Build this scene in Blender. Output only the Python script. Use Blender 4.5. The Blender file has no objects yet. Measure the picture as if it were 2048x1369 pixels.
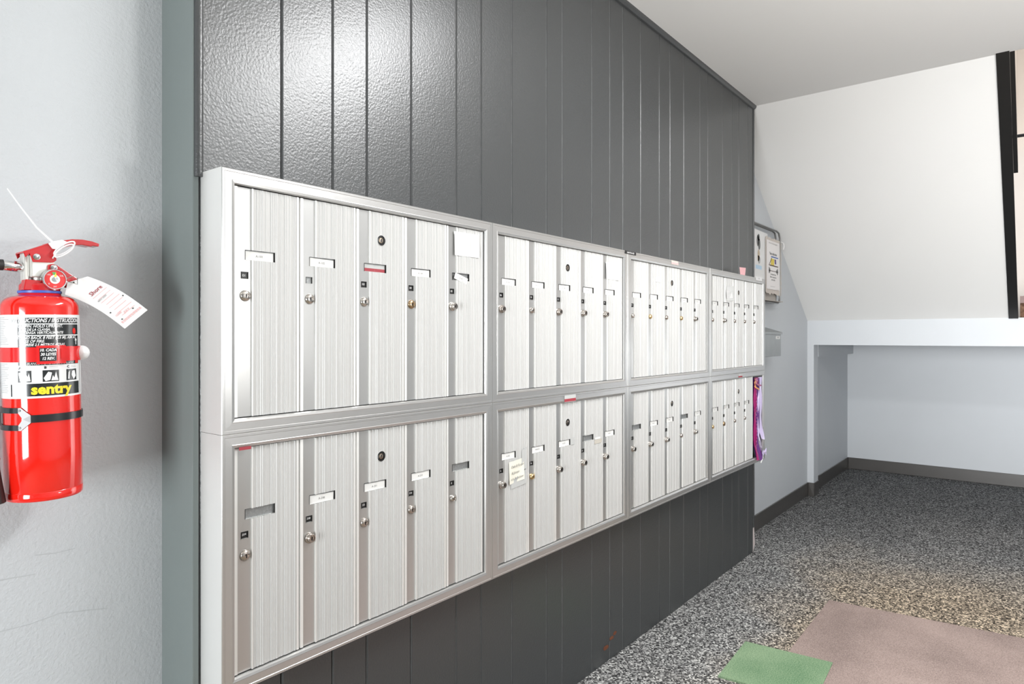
import bpy, bmesh, math, random
from mathutils import Vector, Matrix
random.seed(7)
PI = math.pi
scn = bpy.context.scene
COL = scn.collection

# ------------------------------------------------------------------ camera, world, lights, exposure
cam_d = bpy.data.cameras.new('camera'); cam = bpy.data.objects.new('camera', cam_d); COL.objects.link(cam)
cam.location = (0, 0, 1.18); cam.rotation_euler = (PI/2, 0, -math.radians(51.55))
cam_d.sensor_width = 36; cam_d.lens = 1330/2048*36; cam_d.shift_y = -10.5/2048
cam_d.clip_start = 0.05
scn.camera = cam
w = bpy.data.worlds.new('world'); scn.world = w; w.use_nodes = True
w.node_tree.nodes['Background'].inputs[0].default_value = (0.92, 0.96, 1.0, 1)
w.node_tree.nodes['Background'].inputs[1].default_value = 1.0
vs = scn.view_settings
vs.view_transform = 'Standard'; vs.look = 'None'; vs.gamma = 1; vs.exposure = 0.0; vs.use_curve_mapping = False


def area(name, loc, rot, sx, sy, power, col=(1, 1, 1), spread=180):
    d = bpy.data.lights.new(name, 'AREA'); d.shape = 'RECTANGLE'; d.size = sx; d.size_y = sy
    d.energy = power; d.color = col; d.spread = math.radians(spread)
    o = bpy.data.objects.new(name, d); COL.objects.link(o); o.location = loc; o.rotation_euler = rot
    return o


# daylight through the glazed entrance door at the near end of the lobby (faces +X)
area('entrance_daylight', (-1.55, 0.48, 0.95), (0, -PI/2, 0), 0.92, 0.70, 50, (0.95, 0.98, 1.0))
# added narrow-beam fill that brightens the stair end of the hall (faces +X, towards the stair)
area('hall_fill', (-1.9, -0.65, 1.15), (0, -PI/2, 0), 1.5, 1.2, 30, (0.99, 0.995, 1.0), 42)
# four-foot fluorescent fitting on the lobby ceiling, across the hall
area('lobby_ceiling_lamp', (1.80, -0.18, 2.40), (0, 0, 0), 0.32, 1.2, 50, (0.985, 0.99, 1.0))
# added fill, out of view, aimed up to brighten the ceiling
area('ceiling_fill', (1.5, -1.0, 1.25), (PI-0.35, 0.25, 0), 0.4, 0.4, 42, (1.0, 0.985, 0.96))
# far hall window beside the stair and stairwell lamp
area('hall_window_daylight', (6.3, -1.0, 1.2), (0, PI/2, 0), 0.9, 0.6, 9, (0.98, 0.99, 1.0))
area('stairwell_lamp', (5.6, -0.9, 4.2), (0, 0, 0), 0.8, 0.8, 40, (1.0, 0.95, 0.89))


# ------------------------------------------------------------------ materials
def new_mat(name):
    m = bpy.data.materials.new(name); m.use_nodes = True
    nt = m.node_tree; b = nt.nodes['Principled BSDF']
    return m, nt, b


def L(nt, a, b): nt.links.new(a, b)


def mat(name, col, rough=0.5, metal=0.0, spec=0.5, bump=None, var=None, coat=0.0, stretch=None):
    """bump=(scale, strength, distance[, detail]); var=(scale, amount): colour variation"""
    m, nt, b = new_mat(name)
    b.inputs['Base Color'].default_value = (*col, 1); b.inputs['Roughness'].default_value = rough
    b.inputs['Metallic'].default_value = metal; b.inputs['Specular IOR Level'].default_value = spec
    b.inputs['Coat Weight'].default_value = coat; b.inputs['Coat Roughness'].default_value = 0.05
    tc = nt.nodes.new('ShaderNodeTexCoord')
    src = tc.outputs['Object']
    if stretch:
        mp = nt.nodes.new('ShaderNodeMapping'); mp.inputs['Scale'].default_value = stretch
        L(nt, src, mp.inputs['Vector']); src = mp.outputs['Vector']
    if bump:
        n = nt.nodes.new('ShaderNodeTexNoise'); n.inputs['Scale'].default_value = bump[0]
        n.inputs['Detail'].default_value = bump[3] if len(bump) > 3 else 2.0
        L(nt, src, n.inputs['Vector'])
        bp = nt.nodes.new('ShaderNodeBump'); bp.inputs['Strength'].default_value = bump[1]
        bp.inputs['Distance'].default_value = bump[2]
        L(nt, n.outputs['Fac'], bp.inputs['Height']); L(nt, bp.outputs['Normal'], b.inputs['Normal'])
    if var:
        n2 = nt.nodes.new('ShaderNodeTexNoise'); n2.inputs['Scale'].default_value = var[0]; n2.inputs['Detail'].default_value = 5
        L(nt, src, n2.inputs['Vector'])
        mx = nt.nodes.new('ShaderNodeMix'); mx.data_type = 'RGBA'
        mx.inputs[6].default_value = (*[c*(1-var[1]) for c in col], 1)
        mx.inputs[7].default_value = (*[min(1, c*(1+var[1])) for c in col], 1)
        L(nt, n2.outputs['Fac'], mx.inputs[0]); L(nt, mx.outputs[2], b.inputs['Base Color'])
    return m


M = {}
M['wall'] = mat('wall_paint_blue_grey', (0.555, 0.580, 0.605), 0.55, bump=(230, 0.25, 0.0006, 3), var=(3, 0.03))
M['wall_near'] = mat('wall_paint_pale_grey', (0.53, 0.553, 0.57), 0.5, bump=(180, 0.8, 0.0014, 3), var=(4, 0.04))
M['white'] = mat('ceiling_white', (0.80, 0.80, 0.785), 0.75, bump=(160, 0.2, 0.0006, 3), var=(2, 0.015))
M['dark'] = mat('panel_paint_charcoal', (0.037, 0.0405, 0.042), 0.33, spec=1.0, bump=(210, 0.55, 0.0011, 2), var=(1.6, 0.10))
M['groove_glint'] = mat('panel_groove_glint', (0.15, 0.155, 0.158), 0.4, var=(35, 0.5))  # pale strip on the groove edges, painted in as gloss highlights
M['dark_groove'] = mat('panel_backing', (0.03, 0.03, 0.031), 0.5)
M['trim'] = mat('trim_grey_green', (0.175, 0.205, 0.20), 0.30, spec=0.5, bump=(45, 0.1, 0.001), var=(6, 0.06))
M['base'] = mat('vinyl_base_dark', (0.060, 0.055, 0.051), 0.30, spec=0.9, bump=(14, 0.2, 0.002), var=(6, 0.12))
M['beige'] = mat('wall_paint_beige', (0.74, 0.69, 0.64), 0.7, bump=(160, 0.2, 0.0005), var=(2, 0.03))
M['black_steel'] = mat('steel_black', (0.012, 0.012, 0.012), 0.35, bump=(120, 0.2, 0.0006))
M['alu'] = mat('aluminium_satin', (0.54, 0.54, 0.53), 0.30, metal=0.80, bump=(90, 0.06, 0.0004), var=(10, 0.04), stretch=(1, 1, 0.15))
M['alu_h'] = mat('aluminium_rail', (0.55, 0.545, 0.535), 0.30, metal=0.80, bump=(120, 0.08, 0.0004), var=(12, 0.05), stretch=(0.12, 1, 1))
M['alu_flute'] = mat('aluminium_fluted', (0.55, 0.55, 0.54), 0.42, metal=0.1, var=(14, 0.05), stretch=(1, 1, 0.06))
M['lip'] = mat('aluminium_lip', (0.86, 0.86, 0.84), 0.4, metal=0.5)
M['slot_grey'] = mat('slot_backing_grey', (0.30, 0.31, 0.31), 0.45, metal=0.6, bump=(420, 0.5, 0.001), var=(260, 0.35))
M['gap'] = mat('cabinet_interior_dark', (0.03, 0.03, 0.028), 0.7)
M['paper'] = mat('paper_white', (0.74, 0.74, 0.72), 0.7, var=(30, 0.02))
M['paper2'] = mat('paper_bright', (0.76, 0.76, 0.755), 0.6)
M['cream'] = mat('paper_cream', (0.78, 0.76, 0.66), 0.7, var=(30, 0.03))
M['ink'] = mat('ink_grey', (0.10, 0.10, 0.10), 0.7)
M['ink_red'] = mat('ink_red', (0.34, 0.04, 0.055), 0.6)
M['ink_pink'] = mat('ink_pink', (0.80, 0.45, 0.45), 0.6)
M['blackp'] = mat('plastic_black', (0.008, 0.008, 0.008), 0.35)
M['whitep'] = mat('plastic_white', (0.85, 0.85, 0.85), 0.4)
M['nickel'] = mat('nickel', (0.62, 0.58, 0.54), 0.16, metal=1.0)
M['nickel2'] = mat('nickel_worn', (0.50, 0.45, 0.41), 0.24, metal=1.0)
M['brass'] = mat('brass_aged', (0.46, 0.33, 0.20), 0.26, metal=1.0)
M['brass2'] = mat('brass_bright', (0.75, 0.55, 0.28), 0.22, metal=1.0)
M['tape'] = mat('tape_clear', (0.72, 0.73, 0.72), 0.15, coat=0.6)
M['tape_grey'] = mat('tape_grey', (0.50, 0.51, 0.50), 0.35)
M['tape_tan'] = mat('tape_tan', (0.52, 0.49, 0.43), 0.5)
M['red'] = mat('paint_red_gloss', (0.78, 0.013, 0.006), 0.10, spec=0.5, coat=0.8)
M['red_lever'] = mat('paint_red_lever', (0.55, 0.008, 0.012), 0.25, spec=0.5, coat=0.4)
M['red_plastic'] = mat('plastic_red', (0.72, 0.012, 0.012), 0.2, coat=0.5)
M['label_white'] = mat('label_white', (0.84, 0.85, 0.85), 0.25, coat=0.5)
M['label_black'] = mat('label_black', (0.012, 0.015, 0.016), 0.25, coat=0.5)
M['label_grey'] = mat('label_fine_print', (0.42, 0.42, 0.42), 0.4)
M['yellow'] = mat('label_yellow', (0.90, 0.72, 0.03), 0.3, coat=0.4)
M['blue'] = mat('plastic_blue', (0.06, 0.13, 0.50), 0.35)
M['alu_cast'] = mat('aluminium_cast', (0.72, 0.72, 0.68), 0.38, metal=0.55)
M['chrome'] = mat('chrome', (0.75, 0.75, 0.75), 0.1, metal=1.0)
M['rubber'] = mat('rubber_black', (0.015, 0.015, 0.015), 0.45)
M['green_ink'] = mat('gauge_green', (0.10, 0.40, 0.12), 0.5)
M['strap'] = mat('strap_black', (0.012, 0.013, 0.015), 0.28, coat=0.3)
M['galv'] = mat('steel_grey_box', (0.33, 0.345, 0.345), 0.35, metal=0.5, bump=(40, 0.1, 0.001), var=(18, 0.14))
M['rack_tan'] = mat('rack_tray_tan', (0.42, 0.38, 0.34), 0.5)
M['rod'] = mat('rack_rod_grey', (0.20, 0.20, 0.195), 0.35, metal=0.6)
M['fringe'] = mat('paper_fringe_beige', (0.62, 0.56, 0.51), 0.8, var=(80, 0.12))
M['flyer'] = mat('paper_flyer', (0.84, 0.81, 0.80), 0.6)
M['fl_blue'] = mat('print_blue', (0.04, 0.12, 0.38), 0.6)
M['fl_lblue'] = mat('print_light_blue', (0.50, 0.66, 0.80), 0.6)
M['fl_yellow'] = mat('print_yellow', (0.75, 0.58, 0.05), 0.6)
M['fl_purple'] = mat('print_purple', (0.10, 0.06, 0.22), 0.6)
M['fl_brown'] = mat('print_brown', (0.10, 0.06, 0.05), 0.6)
M['fl_tan'] = mat('print_tan', (0.55, 0.45, 0.33), 0.6)
M['pink'] = mat('paper_pink', (0.85, 0.48, 0.50), 0.7)
M['magenta'] = mat('foil_magenta', (0.30, 0.008, 0.12), 0.25, coat=0.4)
M['magenta_l'] = mat('foil_magenta_light', (0.62, 0.06, 0.30), 0.3, coat=0.4)
M['orange'] = mat('foil_orange', (0.85, 0.40, 0.16), 0.35)
M['purple'] = mat('foil_purple', (0.13, 0.03, 0.20), 0.2, coat=0.6)
M['lilac'] = mat('foil_highlight_lilac', (0.58, 0.50, 0.74), 0.2, coat=0.5)
M['drywall'] = mat('raw_board_edge', (0.62, 0.55, 0.53), 0.8, bump=(90, 0.3, 0.001))
M['mauve'] = None; M['green'] = None
M['wood'] = mat('wood_red_brown', (0.10, 0.025, 0.012), 0.4, bump=(30, 0.2, 0.001), stretch=(1, 8, 8))


def pile_mat(name, c1, c2, scale, bumpd):
    m, nt, b = new_mat(name)
    b.inputs['Roughness'].default_value = 0.95; b.inputs['Specular IOR Level'].default_value = 0.1
    tc = nt.nodes.new('ShaderNodeTexCoord')
    n = nt.nodes.new('ShaderNodeTexNoise'); n.inputs['Scale'].default_value = scale; n.inputs['Detail'].default_value = 3
    n3 = nt.nodes.new('ShaderNodeTexNoise'); n3.inputs['Scale'].default_value = 4; n3.inputs['Detail'].default_value = 4
    L(nt, tc.outputs['Object'], n.inputs['Vector']); L(nt, tc.outputs['Object'], n3.inputs['Vector'])
    ad = nt.nodes.new('ShaderNodeMath'); ad.operation = 'MULTIPLY_ADD'; ad.inputs[1].default_value = 0.6
    L(nt, n3.outputs['Fac'], ad.inputs[0])
    L(nt, n.outputs['Fac'], ad.inputs[2])
    mr = nt.nodes.new('ShaderNodeMapRange'); mr.inputs[1].default_value = 0.55; mr.inputs[2].default_value = 1.05
    L(nt, ad.outputs[0], mr.inputs[0])
    mx = nt.nodes.new('ShaderNodeMix'); mx.data_type = 'RGBA'
    mx.inputs[6].default_value = (*c1, 1); mx.inputs[7].default_value = (*c2, 1)
    L(nt, mr.outputs[0], mx.inputs[0]); L(nt, mx.outputs[2], b.inputs['Base Color'])
    bp = nt.nodes.new('ShaderNodeBump'); bp.inputs['Distance'].default_value = bumpd; bp.inputs['Strength'].default_value = 0.6
    L(nt, n.outputs['Fac'], bp.inputs['Height']); L(nt, bp.outputs['Normal'], b.inputs['Normal'])
    return m


M['mauve'] = pile_mat('mat_mauve', (0.21, 0.162, 0.148), (0.43, 0.335, 0.302), 260, 0.002)
M['green'] = pile_mat('mat_green', (0.10, 0.20, 0.105), (0.33, 0.44, 0.28), 260, 0.002)
M['tread_carpet'] = pile_mat('tread_carpet', (0.02, 0.008, 0.006), (0.22, 0.13, 0.085), 60, 0.002)


def carpet_mat():
    m, nt, b = new_mat('loop_carpet')
    b.inputs['Roughness'].default_value = 0.95; b.inputs['Specular IOR Level'].default_value = 0.12
    tc = nt.nodes.new('ShaderNodeTexCoord'); o = tc.outputs['Object']
    v = nt.nodes.new('ShaderNodeTexVoronoi'); v.inputs['Scale'].default_value = 165
    L(nt, o, v.inputs['Vector'])
    sep = nt.nodes.new('ShaderNodeSeparateColor'); L(nt, v.outputs['Color'], sep.inputs[0])
    rp = nt.nodes.new('ShaderNodeValToRGB'); e = rp.color_ramp.elements
    e[0].position = 0.0; e[0].color = (0.022, 0.022, 0.023, 1)
    e[1].position = 1.0; e[1].color = (0.68, 0.68, 0.66, 1)
    k = rp.color_ramp.elements.new(0.35); k.color = (0.10, 0.10, 0.10, 1)
    k = rp.color_ramp.elements.new(0.7); k.color = (0.31, 0.31, 0.305, 1)
    L(nt, sep.outputs[0], rp.inputs[0])
    # tan tint along the middle of the lobby (fades towards the walls and under the stair)
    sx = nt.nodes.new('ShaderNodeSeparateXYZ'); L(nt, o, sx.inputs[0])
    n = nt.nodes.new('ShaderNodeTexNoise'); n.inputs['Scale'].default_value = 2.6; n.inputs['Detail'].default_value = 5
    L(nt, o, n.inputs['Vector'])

    def rng(src, a, c):
        r = nt.nodes.new('ShaderNodeMapRange'); r.interpolation_type = 'SMOOTHSTEP'
        r.inputs[1].default_value = a; r.inputs[2].default_value = c
        L(nt, src, r.inputs[0]); return r.outputs[0]

    def mth(op, a, c):
        q = nt.nodes.new('ShaderNodeMath'); q.operation = op
        for i, s in enumerate((a, c)):
            if isinstance(s, (int, float)): q.inputs[i].default_value = s
            else: L(nt, s, q.inputs[i])
        return q.outputs[0]
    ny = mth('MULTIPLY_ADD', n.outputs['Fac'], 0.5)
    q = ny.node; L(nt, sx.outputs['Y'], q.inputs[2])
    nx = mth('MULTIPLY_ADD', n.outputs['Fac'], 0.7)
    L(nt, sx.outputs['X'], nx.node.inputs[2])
    tan_mask = mth('MULTIPLY', rng(ny, 1.30, 0.85), rng(nx, 4.75, 3.75))
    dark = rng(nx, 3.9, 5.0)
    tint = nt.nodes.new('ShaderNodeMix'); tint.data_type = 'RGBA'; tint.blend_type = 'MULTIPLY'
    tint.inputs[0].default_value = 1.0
    tan_tint = nt.nodes.new('ShaderNodeMix'); tan_tint.data_type = 'RGBA'
    tan_tint.inputs[6].default_value = (1, 1, 1, 1); tan_tint.inputs[7].default_value = (1.18, 0.98, 0.76, 1)
    L(nt, tan_mask, tan_tint.inputs[0])
    L(nt, rp.outputs[0], tint.inputs[6]); L(nt, tan_tint.outputs[2], tint.inputs[7])
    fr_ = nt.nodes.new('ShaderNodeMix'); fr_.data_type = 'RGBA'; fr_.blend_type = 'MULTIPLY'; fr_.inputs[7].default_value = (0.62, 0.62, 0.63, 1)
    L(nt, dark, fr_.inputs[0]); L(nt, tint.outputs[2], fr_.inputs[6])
    L(nt, fr_.outputs[2], b.inputs['Base Color'])     # far floor darkened in its colour for the light falling off
    bp = nt.nodes.new('ShaderNodeBump'); bp.inputs['Distance'].default_value = 0.003; bp.inputs['Strength'].default_value = 0.8
    bp.invert = True
    L(nt, v.outputs['Distance'], bp.inputs['Height']); L(nt, bp.outputs['Normal'], b.inputs['Normal'])
    return m


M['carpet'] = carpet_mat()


# ------------------------------------------------------------------ mesh helpers
class MB:
    def __init__(s): s.v = []; s.f = []; s.m = []; s.mats = []; s.sm = []

    def mi(s, k):
        if k not in s.mats: s.mats.append(k)
        return s.mats.index(k)

    def add(s, vs_, fs, k, smooth=False):
        o = len(s.v); s.v += [tuple(p) for p in vs_]; i = s.mi(k)
        for f in fs: s.f.append([o+j for j in f]); s.m.append(i); s.sm.append(smooth)

    def quad(s, a, b, c, d, k): s.add([a, b, c, d], [(0, 1, 2, 3)], k)

    def box(s, x0, x1, y0, y1, z0, z1, k):
        s.add([(x0, y0, z0), (x1, y0, z0), (x1, y1, z0), (x0, y1, z0), (x0, y0, z1), (x1, y0, z1), (x1, y1, z1), (x0, y1, z1)],
              [(0, 3, 2, 1), (4, 5, 6, 7), (0, 1, 5, 4), (1, 2, 6, 5), (2, 3, 7, 6), (3, 0, 4, 7)], k)

    def prism(s, pts, ax, a, b, k):
        """extrude a 2-D outline along axis ax from a to b"""
        n = len(pts)

        def P(p, t):
            return {'x': (t, p[0], p[1]), 'y': (p[0], t, p[1]), 'z': (p[0], p[1], t)}[ax]
        vs_ = [P(p, a) for p in pts]+[P(p, b) for p in pts]
        fs = [list(range(n))[::-1], list(range(n, 2*n))]+[(i, (i+1) % n, n+(i+1) % n, n+i) for i in range(n)]
        s.add(vs_, fs, k)

    def tube(s, pts, r, k, n=10, cap=True):
        pts = [Vector(p) for p in pts]; rings = []; up = None
        for i, p in enumerate(pts):
            t = (pts[min(i+1, len(pts)-1)]-pts[max(i-1, 0)]).normalized()
            if up is None:
                up = Vector((0, 0, 1)) if abs(t.z) < 0.9 else Vector((1, 0, 0))
            u = t.cross(up)
            u = u.normalized() if u.length > 1e-6 else Vector((1, 0, 0))
            up = u.cross(t).normalized()
            rr = r[i] if isinstance(r, (list, tuple)) else r
            rings.append([p+u*math.cos(2*PI*j/n)*rr+up*math.sin(2*PI*j/n)*rr for j in range(n)])
        vs_ = [q for g in rings for q in g]; fs = []
        for i in range(len(pts)-1):
            for j in range(n): fs.append((i*n+j, i*n+(j+1) % n, (i+1)*n+(j+1) % n, (i+1)*n+j))
        s.add(vs_, fs, k, True)
        if cap:
            s.add(rings[0], [list(range(n))], k); s.add(rings[-1], [list(range(n))[::-1]], k)

    def lathe(s, prof, k, n=24, axis='z', org=(0, 0, 0), smooth=True, mats=None):
        """prof: (r, h) pairs; axis 'z' up or '-y' towards the viewer"""
        org = Vector(org)

        def P(r, h, a):
            c, d = r*math.cos(a), r*math.sin(a)
            return org+(Vector((c, d, h)) if axis == 'z' else Vector((c, -h, d)))
        for i in range(len(prof)-1):
            (r0, h0), (r1, h1) = prof[i], prof[i+1]
            vs_ = [P(r0, h0, 2*PI*j/n) for j in range(n)]+[P(r1, h1, 2*PI*j/n) for j in range(n)]
            s.add(vs_, [(j, (j+1) % n, n+(j+1) % n, n+j) for j in range(n)], mats[i] if mats else k, smooth)

    def disc(s, c, r, k, n=20, axis='-y', sx=1.0):
        vs_ = []
        for j in range(n):
            a = 2*PI*j/n; x, z = r*sx*math.cos(a), r*math.sin(a)
            vs_.append((c[0]+x, c[1], c[2]+z) if axis == '-y' else (c[0]+x, c[1]+z, c[2]))
        s.add(vs_, [list(range(n))], k)

    def xf(s, mtx, start=0):
        for i in range(start, len(s.v)): s.v[i] = tuple(mtx @ Vector(s.v[i]))

    def mesh(s, name):
        me = bpy.data.meshes.new(name); me.from_pydata(s.v, [], s.f)
        for k in s.mats: me.materials.append(M[k])
        me.polygons.foreach_set('material_index', s.m); me.polygons.foreach_set('use_smooth', s.sm)
        bm = bmesh.new(); bm.from_mesh(me); bmesh.ops.remove_doubles(bm, verts=bm.verts, dist=1e-6)
        bmesh.ops.recalc_face_normals(bm, faces=bm.faces)
        for e in bm.edges:
            if len(e.link_faces) == 2 and e.calc_face_angle(0) > 0.62: e.smooth = False
        bm.to_mesh(me); bm.free()
        me.update()
        return me


def link(name, me, parent=None, loc=None, rot=None, bevel=0, seg=2):
    o = bpy.data.objects.new(name, me); COL.objects.link(o)
    if parent: o.parent = parent
    if loc: o.location = loc
    if rot: o.rotation_euler = rot
    if bevel:
        b = o.modifiers.new('edge', 'BEVEL'); b.width = bevel; b.segments = seg; b.limit_method = 'ANGLE'; b.angle_limit = 0.6
    return o


def build(name, mb, parent=None, **kw): return link(name, mb.mesh(name), parent, **kw)


def thing(name, label, cat, loc=(0, 0, 0), group=None, rot=None):
    o = bpy.data.objects.new(name, None); COL.objects.link(o); o.location = loc
    o.empty_display_size = 0.05
    if rot: o.rotation_euler = rot
    return tag(o, label, cat, group)


def tag(o, label, cat, group=None):
    o['label'] = label; o['category'] = cat
    if group: o['group'] = group
    return o


def struct(name, mb, **kw):
    o = build(name, mb, **kw); o['kind'] = 'structure'; return o


_tx = {}


def text_geo(s, size, shear=0.0, bold=0.0, sx=1.0):
    key = (s, size, shear, bold, sx)
    if key in _tx: return _tx[key]
    cu = bpy.data.curves.new('t', 'FONT'); cu.body = s; cu.size = size; cu.shear = shear; cu.offset = bold
    cu.align_x = 'CENTER'; cu.align_y = 'CENTER'; cu.resolution_u = 2
    ob = bpy.data.objects.new('t', cu); COL.objects.link(ob)
    dg = bpy.context.evaluated_depsgraph_get(); dg.update()
    ev = ob.evaluated_get(dg); me = ev.to_mesh()
    r = ([(v.co.x*sx, v.co.y) for v in me.vertices], [list(p.vertices) for p in me.polygons])
    ev.to_mesh_clear(); bpy.data.objects.remove(ob); bpy.data.curves.remove(cu)
    _tx[key] = r
    return r


def put_text(mb, s, size, fn, k, **kw):
    """fn maps the (x, y) of the lettering to a 3-D point"""
    vs_, fs = text_geo(s, size, **kw)
    mb.add([fn(x, y) for x, y in vs_], fs, k)


# ------------------------------------------------------------------ setting
YD, YF, YB = 1.23, 1.153, 1.353      # charcoal panelling, mailbox fronts, wall behind
CEIL = 2.444
XL, XR = 0.6, 3.678                  # ends of the panelled wall
XBK = 5.23                           # face of the low beam below the stair

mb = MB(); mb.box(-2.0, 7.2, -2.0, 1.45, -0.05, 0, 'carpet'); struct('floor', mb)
mb = MB(); mb.box(-2.0, 3.68, -2.0, 1.45, CEIL, CEIL+0.1, 'white')
struct('ceiling', mb)
mb = MB(); mb.box(-2.0, XL, YB, YB+0.1, 0, CEIL, 'wall_near'); struct('wall_left', mb)
mb = MB(); mb.box(XR-0.02, 6.62, YB, YB+0.1, 0, CEIL, 'wall'); struct('wall_right', mb)
mb = MB(); mb.box(6.5457, 6.65, -2.0, YB, 0, 1.3, 'wall'); struct('wall_far', mb)
mb = MB(); mb.box(-2.0, 7.2, -2.1, -2.0, 0, 5.0, 'wall'); struct('wall_rear', mb)
mb = MB(); mb.box(-2.1, -2.0, -2.0, 1.45, 0, CEIL, 'wall'); struct('wall_end', mb)

# panelled wall: core plus one plank between each pair of grooves
mb = MB(); mb.box(XL+0.004, XR-0.004, YD+0.005, YB+0.05, 0, CEIL, 'dark_groove')
wf = struct('wall_front', mb)
G = [0.6091, 0.7823, 0.9091, 1.0042, 1.1444, 1.3079, 1.4095, 1.5491, 1.7257, 1.8162, 2.0001, 2.1247, 2.2214, 2.3623, 2.5249,
     2.6276, 2.7667, 2.9456, 3.0371, 3.2255, 3.3545, 3.4501, 3.5903, 3.6690]
for a, b in zip(G[:-1], G[1:]):
    a += 0.0007; b -= 0.0007; c = 0.0028
    q = random.uniform(-0.0006, 0.0006)      # planks are not perfectly flush
    mb = MB(); mb.prism([(a, YD+0.012), (a, YD+0.0035), (a+c, YD+q), (b-c, YD-q), (b, YD+0.0035), (b, YD+0.012)], 'z', 0.002, CEIL-0.002, 'dark')
    mb.add([(a-0.0002, YD+0.0033, 0.002), (a+0.0012, YD+0.0016, 0.002), (a+0.0012, YD+0.0016, CEIL-0.02), (a-0.0002, YD+0.0033, CEIL-0.02)], [(0, 1, 2, 3)], 'groove_glint')
    build('plank', mb, wf)
# rust-coloured scuff low on one plank
mb = MB()
M['rust'] = mat('rust_scuff', (0.16, 0.05, 0.02), 0.7, var=(120, 0.4))
for (x, z, wd, h) in [(2.095, 0.055, 0.05, 0.022), (2.135, 0.075, 0.04, 0.018), (2.16, 0.085, 0.03, 0.016)]:
    n = 9; mb.add([(x+wd/2*math.cos(2*PI*j/n)*(0.7+0.3*random.random()), YD-0.0006, z+h/2*math.sin(2*PI*j/n)*(0.6+0.4*random.random())) for j in range(n)], [list(range(n))], 'rust')
build('scuff_mark', mb, wf)

M['scuff'] = mat('wall_scuff', (0.45, 0.47, 0.48), 0.6)
for pts in ([(0.3361, 0.6893), (0.378, 0.6875), (0.4225, 0.6918), (0.4987, 0.6762)], [(0.3361, 0.7748), (0.3853, 0.771)], [(0.3853, 0.8036), (0.4149, 0.7995), (0.4457, 0.8006)]):
    mb = MB()
    for p, q in zip(pts[:-1], pts[1:]): mb.quad((p[0], YB-0.0004, p[1]), (q[0], YB-0.0004, q[1]), (q[0], YB-0.0004, q[1]+0.0012), (p[0], YB-0.0004, p[1]+0.0012), 'scuff')
    build('scuff_mark', mb, bpy.data.objects['wall_left'])

# corner post (return of the panelled wall towards the near wall)
mb = MB(); mb.box(0.5965, 0.6085, YD-0.001, YB+0.02, 0, CEIL, 'trim')
struct('trim_1', mb, bevel=0.002)
# rounded bead above the mailboxes in the corner
mb = MB(); mb.tube([(0.6075, YD-0.001, 1.478), (0.6075, YD-0.001, CEIL-0.001)], 0.0085, 'dark', n=14); struct('trim_2', mb)
# moulding along the ceiling
mb = MB(); mb.prism([(YD-0.016, CEIL), (YD-0.014, CEIL-0.009), (YD-0.007, CEIL-0.017), (YD+0.002, CEIL-0.02), (YD+0.002, CEIL)], 'x', 0.61, XR+0.004, 'dark')
struct('trim_3', mb)
# corner strip at the far end of the panelling and a bare board edge at its foot
mb = MB(); mb.box(3.669, 3.684, YD-0.004, YB, 0.135, CEIL-0.018, 'dark'); struct('trim_4', mb, bevel=0.002)
mb = MB(); mb.prism([(3.672, 0.0), (3.705, 0.035), (3.690, 0.135), (3.672, 0.135)], 'y', YD+0.001, YD+0.02, 'drywall'); struct('trim_5', mb)

# vinyl bases
def base(name, pts):
    mb = MB()
    for (x0, x1, y0, y1) in pts:
        mb.box(x0, x1, y0, y1, 0, 0.10, 'base')
    return struct(name, mb, bevel=0.003)
base('baseboard_right', [(XR+0.002, XBK, YB-0.006, YB+0.002), (5.3492, 6.5457, YB-0.006, YB+0.002)])
base('baseboard_post', [(XBK-0.006, XBK+0.002, 1.302, YB-0.006), (XBK-0.006, 5.3555, 1.302, 1.3085), (5.3492, 5.3555, 1.3085, YB-0.006)])
base('baseboard_far', [(6.5397, 6.548, -2.0, YB-0.006)])

# low beam and stub post below the stair, boxed-in soffit along the wall behind it
mb = MB(); mb.box(XBK, 5.3492, 1.308, YB, 0, 1.12, 'wall'); struct('trim_6', mb)
mb = MB(); mb.box(XBK, 5.3492, -2.0, YB, 1.12, 1.30, 'wall'); struct('trim_7', mb)
mb = MB(); mb.box(5.3492, 6.5457, 1.306, YB, 1.03, 1.125, 'wall'); struct('trim_8', mb)
mb = MB(); mb.box(5.34, 6.6, -2.0, YB+0.02, 1.122, 1.20, 'wall'); struct('ceiling_alcove', mb)

# sloping underside of the stair, and its black steel stringer
y0, y1 = 0.155, YB+0.02
mb = MB(); mb.add([(3.68, y0, CEIL), (3.68, y1, CEIL), (XBK, y1, 1.30), (XBK, y0, 1.30), (3.78, y0, CEIL+0.06), (3.78, y1, CEIL+0.06), (XBK+0.1, y1, 1.37), (XBK+0.1, y0, 1.37)],
                  [(0, 1, 2, 3), (4, 7, 6, 5), (0, 4, 5, 1), (2, 6, 7, 3), (0, 3, 7, 4), (1, 5, 6, 2)], 'white')
struct('ceiling_stair', mb)
sl = (1.30-CEIL)/(XBK-3.68)
def slope_box(mb, x0, x1, ya, yb, dz0, dz1, k):
    """bar that follows the stair's slope; dz is measured up from the sloping underside"""
    P = lambda x, y, d: (x, y, CEIL+(x-3.68)*sl+d)
    mb.add([P(x0, ya, dz0), P(x1, ya, dz0), P(x1, yb, dz0), P(x0, yb, dz0), P(x0, ya, dz1), P(x1, ya, dz1), P(x1, yb, dz1), P(x0, yb, dz1)],
           [(0, 3, 2, 1), (4, 5, 6, 7), (0, 1, 5, 4), (1, 2, 6, 5), (2, 3, 7, 6), (3, 0, 4, 7)], k)
st = thing('stair_stringer', 'black steel channel running down the outer edge of the white stair underside', 'stringer', (4.4, 0.13, 1.9))
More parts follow.
